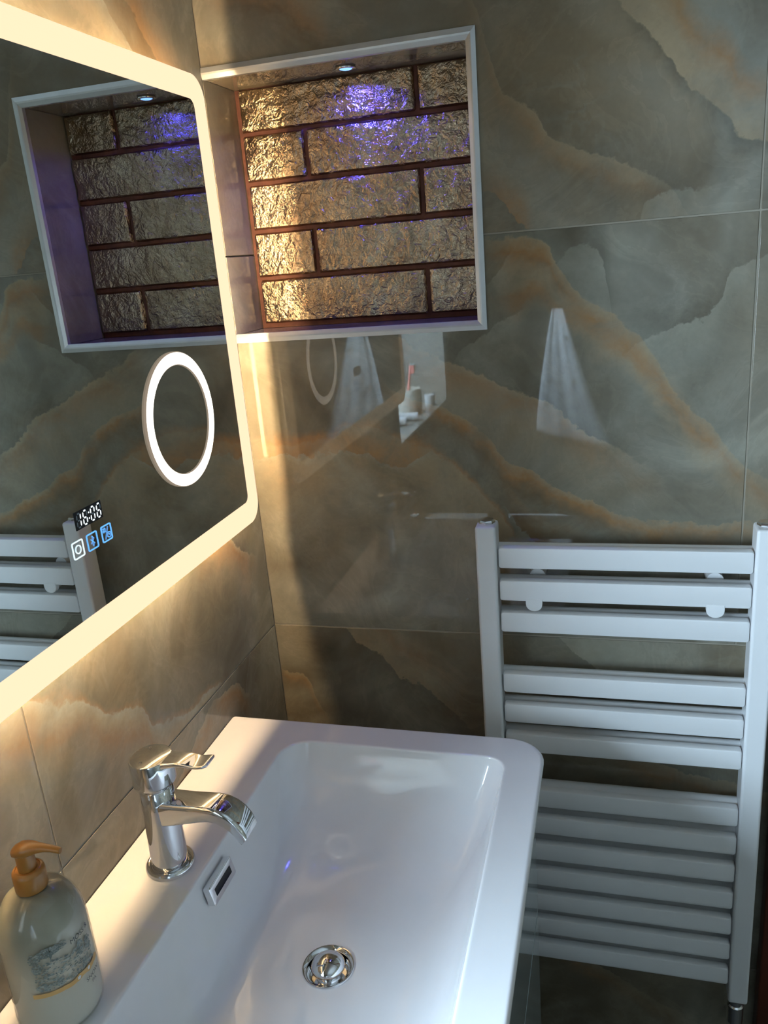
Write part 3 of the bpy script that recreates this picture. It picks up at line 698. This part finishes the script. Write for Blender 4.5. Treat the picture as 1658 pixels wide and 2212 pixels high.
# lever head
bm = bmesh.new(); lathe(bm, [(0, 0.1130), (0.0210, 0.1130), (0.0234, 0.1145), (0.0240, 0.1170), (0.0240, 0.1440), (0.0234, 0.1455), (0.0220, 0.1460), (0, 0.1460)], (TX, TY, ZC), 64)
head = obj('lever_head', bm, M_CHROME, tap, 45)
lv = [(0.070, 0.1459, 0.070, 0.1380), (0.084, 0.1459, 0.084, 0.1385), (0.093, 0.1466, 0.093, 0.1402), (0.101, 0.1476, 0.101, 0.1424), (0.109, 0.1477, 0.1085, 0.1430), (0.116, 0.1468, 0.1155, 0.1424),
      (0.122, 0.1460, 0.1218, 0.1418), (0.128, 0.1462, 0.1283, 0.1422), (0.134, 0.1474, 0.1345, 0.1436), (0.1385, 0.1488, 0.139, 0.1454), (0.1395, 0.1483, 0.1397, 0.1462)]
lv = [(a, b+h, c, d+h) for a, b, c, d in lv]
bm = bmesh.new(); loft(bm, bar(lv, [0.030, 0.0275, 0.025, 0.024, 0.0238, 0.0238, 0.0238, 0.0238, 0.0232, 0.020, 0.0165], TY, 0.002)); obj('lever', bm, M_CHROME, head, 50)
for ch, (dx, dy) in (('C', (-0.010, 0.0125)), ('H', (-0.006, -0.0150))):
    me = text_mesh(ch, 0.0052); me.materials.clear(); me.materials.append(simple('engraving_'+ch, (0.55, 0.5, 0.42), 0.4)); me.name = 'engraved_letter'
    for v in me.vertices: v.co = Vector((TX+dx+v.co.y*-0.0+v.co.x, TY+dy+v.co.y, ZC+0.14625))
    o = bpy.data.objects.new('engraved_letter', me); COL.objects.link(o); o.parent = head; o.matrix_parent_inverse = head.matrix_basis.inverted()

# ------------------------------------------------------------------ soap dispenser
BX, BY, BR_ = 0.0575, -0.6825, 0.0390
soap = empty('soap_dispenser', (BX, BY, ZC), 'smoky soap bottle with copper-brown pump and printed landscape on the basin edge', 'soap dispenser')
sil = [(0.0, 0.0006), (0.030, 0.0006), (0.0355, 0.003), (0.0382, 0.008), (0.0390, 0.015), (0.0390, 0.092), (0.0385, 0.102), (0.0368, 0.112), (0.0335, 0.122), (0.0285, 0.1305), (0.0220, 0.1365), (0.0150, 0.1395), (0.0115, 0.1405), (0.0115, 0.144), (0.0, 0.144)]
bm = bmesh.new(); lathe(bm, sil, (BX, BY, ZC), 72); bt = obj('bottle', bm, M_BOTTLE, soap, 50)
k = N('pale_liquid_soap'); P = k.pos()
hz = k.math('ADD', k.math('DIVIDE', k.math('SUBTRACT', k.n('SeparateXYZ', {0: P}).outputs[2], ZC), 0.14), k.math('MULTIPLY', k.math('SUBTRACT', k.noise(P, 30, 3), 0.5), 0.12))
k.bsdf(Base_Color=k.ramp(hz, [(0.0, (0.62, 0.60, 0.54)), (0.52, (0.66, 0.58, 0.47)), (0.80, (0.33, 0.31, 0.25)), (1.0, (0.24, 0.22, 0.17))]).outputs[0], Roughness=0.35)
liq = [(r*0.965, z*0.985+0.0015) for r, z in sil[:12]]+[(0.0, 0.1395)]
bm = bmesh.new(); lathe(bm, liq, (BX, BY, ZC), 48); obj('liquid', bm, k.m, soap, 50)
# print on the curved side: angle in degrees, height z
def oncyl(ang, z, lift=0.0003): 
    a = math.radians(ang); r = BR_+lift
    return (BX+r*math.cos(a), BY+r*math.sin(a), z)
M_INK = simple('teal_grey_ink', (0.15, 0.175, 0.16), 0.5, var=0.35, scale=120)
M_INKL = simple('light_teal_ink', (0.36, 0.365, 0.32), 0.5, var=0.2, scale=120)
M_GOLD = simple('gold_band_print', (0.62, 0.36, 0.12), 0.35, var=0.05)
M_TEXT = simple('dark_print', (0.03, 0.03, 0.03), 0.5)
M_PETAL = simple('white_petal_print', (0.75, 0.75, 0.8), 0.5)
def conform(me, a0, z0, slope=0.0):
    for v in me.vertices:
        x, y = v.co.x, v.co.y
        v.co = Vector(oncyl(a0+math.degrees(x/BR_), z0+y+slope*x, 0.0004))
def lettering(body, size, a0, z0):
    me = text_mesh(body, size)
    # subdivide a little so that letters bend with the bottle
    bm = bmesh.new(); bm.from_mesh(me); bmesh.ops.triangulate(bm, faces=bm.faces); bm.to_mesh(me); bm.free()
    conform(me, a0, z0); me.materials.clear(); me.materials.append(M_TEXT); me.name = 'lettering'
    o = bpy.data.objects.new('lettering', me); COL.objects.link(o); o.parent = soap; o.matrix_parent_inverse = soap.matrix_basis.inverted()
    return o
lettering('MOSS &', 0.0068, -18, 0.0288)
lettering('SNOW', 0.0060, -8, -0.0212)
lettering('PA', 0.0052, 1, -0.0275)
def blob(bm, a, z, ra, rz, n=7, rot=0.0, lift=0.00035):
    pts = []
    for i in range(n):
        t = 2*PI*i/n+rot; q = 0.75+0.5*random.random()
        pts.append(bm.verts.new(oncyl(a+math.degrees(ra*q*math.cos(t)/BR_), z+rz*q*math.sin(t), lift)))
    bm.faces.new(pts)
bd, blt = bmesh.new(), bmesh.new()
def W(a): return math.radians(a)*BR_
# meadow and bushes
for i in range(420):
    t = random.random(); a = -68+t*82
    zb = -0.0040; top = 0.026-0.010*abs(t-0.25)
    z = zb+(top-zb)*random.random()**1.3
    if random.random() < 0.62: blob(bd, a, z, 0.0014*random.uniform(0.4, 1.1), 0.0007*random.uniform(0.4, 1.3), 6, random.random()*6)
    else: blob(blt, a, z, 0.002*random.uniform(0.4, 1.2), 0.001*random.uniform(0.4, 1.2), 6, random.random()*6, 0.0003)
# tree crown and small trees at the left and right
for cx_, cz_, rx, rz_, nn in ((-46, 0.0345, 0.0100, 0.0050, 170), (-33, 0.0350, 0.0075, 0.0042, 90), (-64, 0.0310, 0.0045, 0.0060, 80), (-63, 0.0200, 0.0045, 0.0050, 60), (-5, 0.0190, 0.0035, 0.0080, 60), (9, 0.0150, 0.0045, 0.0070, 60)):
    for i in range(nn):
        r = math.sqrt(random.random()); t = random.random()*2*PI
        blob(bd if random.random() < 0.75 else blt, cx_+math.degrees(rx*r*math.cos(t)/BR_), cz_+rz_*r*math.sin(t), 0.0011*random.uniform(0.5, 1.2), 0.0006*random.uniform(0.5, 1.3), 6, random.random()*6)
oc2 = lambda a, b, t: oncyl(a, b, 0.0004)
def poly(pts): return [(math.degrees(p[0]/BR_), p[1]) for p in pts]
for s in ([(-45, 0.024), (-44.5, 0.029), (-49, 0.033)], [(-44.5, 0.028), (-40, 0.033), (-35, 0.035)], [(-44.6, 0.029), (-45, 0.036)]):
    bmx = bd; wv = 0.0008
    for (a0, z0_), (a1, z1_) in zip(s, s[1:]):
        d = Vector((W(a1-a0), z1_-z0_)).normalized(); nx, nz = -d.y*wv/2, d.x*wv/2; da = math.degrees(nx/BR_)
        bmx.faces.new([bmx.verts.new(oncyl(*q, 0.0005)) for q in ((a0-da, z0_-nz), (a1-da, z1_-nz), (a1+da, z1_+nz), (a0+da, z0_+nz))])
o = obj('printed_scenery', bd, M_INK, soap); o['kind'] = 'stuff'
o = obj('printed_highlights', blt, M_INKL, soap); o['kind'] = 'stuff'
bm = bmesh.new(); prev = None
for i in range(57):
    a = -76+i*1.75; zc_ = -0.0088+0.0007*math.sin((a+20)*0.2)*(a > -36)
    hw = 0.0023+0.0010*max(0, math.cos((a+17)*0.37))*(a > -30)
    cur = (bm.verts.new(oncyl(a, zc_-hw, 0.0005)), bm.verts.new(oncyl(a, zc_+hw, 0.0005)))
    if prev: bm.faces.new((prev[0], cur[0], cur[1], prev[1]))
    prev = cur
obj('gold_band', bm, M_GOLD, soap)
bm = bmesh.new()
for a, z in ((-17.0, -0.0086), (0.0, -0.0088)):
    for i in range(5): blob(bm, a+1.3*math.cos(i*1.256), z+0.0012*math.sin(i*1.256), 0.0009, 0.0009, 6, 0, 0.0007)
obj('printed_flowers', bm, M_PETAL, soap)
# pump
bm = bmesh.new(); lathe(bm, [(0, 0.1400), (0.0136, 0.1400), (0.0140, 0.1412), (0.0140, 0.1560), (0.0134, 0.1588), (0.0114, 0.1604), (0.0108, 0.1606), (0.0104, 0.1596), (0.0, 0.1596)], (BX, BY, ZC), 48); obj('collar', bm, M_PUMP, soap, 40)
bm = bmesh.new(); lathe(bm, [(0, 0.159), (0.0080, 0.159), (0.0078, 0.1780), (0, 0.1780)], (BX, BY, ZC), 40); obj('stem', bm, M_PUMP, soap, 40)
ang = math.radians(8); ca, sa = math.cos(ang), math.sin(ang)
rg = []
for u, wv, zt, zb in ((-0.0130, 0.004, 0.1765, 0.1735), (-0.0125, 0.010, 0.1790, 0.1715), (-0.0095, 0.0175, 0.1822, 0.1705), (-0.0030, 0.0220, 0.1855, 0.1700), (0.0040, 0.0215, 0.1868, 0.1705), (0.0110, 0.0180, 0.1868, 0.1725), (0.0180, 0.0130, 0.1858, 0.1752), (0.0260, 0.0100, 0.1846, 0.1768), (0.0340, 0.0088, 0.1832, 0.1766), (0.0410, 0.0080, 0.1812, 0.1752), (0.0440, 0.0074, 0.1800, 0.1742)):
    u *= 0.80; wv *= 0.78; zt = 0.1855+(zt-0.1855)*0.8; zb = 0.1855+(zb-0.1855)*0.8
    cz_ = (zt+zb)/2; hh = (zt-zb)/2
    rg.append([(BX+u*ca-wv/2*math.cos(t)*sa, BY+u*sa+wv/2*math.cos(t)*ca, ZC+cz_+hh*math.copysign(abs(math.sin(t))**0.8, math.sin(t))) for t in [2*PI*i/24 for i in range(24)]])
bm = bmesh.new(); loft(bm, rg); obj('pump_head', bm, M_PUMP, soap, 60)

# ------------------------------------------------------------------ things on the window sill and behind, seen in the polished tiles
SZ = WIN[2]
M_STONE = simple('speckled_cream_ceramic', (0.82, 0.78, 0.68), 0.5, var=0.12, scale=140)
cupc = (-0.085, -1.395, SZ)
bm = bmesh.new(); lathe(bm, [(0, 0.0), (0.037, 0.0), (0.040, 0.004), (0.0405, 0.076), (0.0395, 0.0795), (0.0370, 0.0795), (0.0360, 0.006), (0, 0.006)], cupc, 40)
cup = obj('toothbrush_cup', bm, M_STONE, None, 40); thing(cup, 'cream speckled tumbler on the window sill, mirrored in the tiles', 'cup')
for (c_, lean, lab) in (((0.75, 0.22, 0.18), (0.020, -0.010), 'toothbrush with a red head standing in the cream tumbler'), ((0.30, 0.66, 0.66), (0.012, -0.048), 'toothbrush with a turquoise head leaning in the cream tumbler')):
    b0 = Vector((cupc[0]-lean[0]*0.5, cupc[1]-lean[1]*0.3, SZ+0.008)); b1 = b0+Vector((lean[0], lean[1], 0.145))
    e = empty('toothbrush', b0, lab, 'toothbrush', 'toothbrushes in the cream tumbler')
    mt = simple('brush_plastic', c_, 0.35)
    bm = bmesh.new(); tube(bm, [b0+(b1-b0)*t for t in (0, 0.3, 0.6, 0.8, 1.0)], [0.0045, 0.0055, 0.004, 0.003, 0.005], 10); obj('handle', bm, mt, e, 40)
    d = (b1-b0); bm = bmesh.new(); box(bm, b1.x, b1.x+0.012, b1.y-0.005, b1.y+0.005, b1.z-0.026, b1.z); obj('bristles', bm, mt, e, None, 0.001)
M_TUBE = simple('white_tube_plastic', (0.78, 0.8, 0.82), 0.3)
for (x, y, dx, dy, lab) in ((-0.030, -1.270, -0.100, 0.012, 'white cosmetic tube on the sill, nearer the cream tumbler'), (-0.050, -1.200, -0.085, 0.006, 'white cosmetic tube on the sill, farther from the cream tumbler')):
    e = empty('cosmetic_tube', (x, y, SZ), lab, 'tube', 'tubes lying on the window sill')
    a = Vector((x, y, SZ+0.0125)); b = a+Vector((dx, dy, 0.0)); bm = bmesh.new()
    tube(bm, [a, a+(b-a)*0.1, a+(b-a)*0.75], [0.0125, 0.0125, 0.0120], 18); obj('tube_body', bm, M_TUBE, e, 40)
    bm = bmesh.new(); tube(bm, [a+(b-a)*0.755, b], 0.0100, 18); obj('cap', bm, M_TUBE, e, 40)
bm = bmesh.new(); lathe(bm, [(0, 0), (0.016, 0), (0.017, 0.002), (0.017, 0.020), (0, 0.020)], (-0.045, -1.52, SZ), 24); jar = empty('cosmetic_jar', (-0.045, -1.52, SZ), 'small white jar beside the cream tumbler', 'jar'); obj('jar_body', bm, M_TUBE, jar, 40)
bm = bmesh.new(); lathe(bm, [(0, 0.0205), (0.0182, 0.0205), (0.0182, 0.033), (0.017, 0.035), (0, 0.035)], (-0.045, -1.52, SZ), 24); obj('lid', bm, M_TUBE, jar, 40)

# printed cloth hanging behind, its corner mirrored in the tiles
k = N('white_cloth_with_botanical_print'); P = k.pos()
f = k.ramp(k.noise(P, 38, 4, 0.65), [(0.60, (0, 0, 0)), (0.64, (1, 1, 1))]).outputs[0]
k.bsdf(Base_Color=k.mix(k.math('MULTIPLY', f, 0.7), (0.36, 0.36, 0.37), (0.10, 0.07, 0.06)), Roughness=0.9)
bm = bmesh.new(); V = {}
nx, nz = 40, 24
for i in range(nx+1):
    for j in range(nz+1):
        u = i/nx; v = j/nz
        zb = -0.035-0.06*u**0.7; x0_ = 0.300+0.06*v**1.3; x1_ = 0.56-0.16*v**0.8
        x = x0_+(x1_-x0_)*u; z = zb+(0.37-zb)*v
        V[i, j] = bm.verts.new((x, -1.63+0.05*u+0.004*math.sin(u*9+v*1.5)+0.0015*math.sin(u*23), z))
for i in range(nx):
    for j in range(nz): bm.faces.new((V[i, j], V[i+1, j], V[i+1, j+1], V[i, j+1]))
cl = obj('hanging_cloth', bm, k.m, None, 80); sd = cl.modifiers.new('thickness', 'SOLIDIFY'); sd.thickness = 0.0012
thing(cl, 'white cloth with botanical print hanging opposite, mirrored in the tiles', 'cloth')
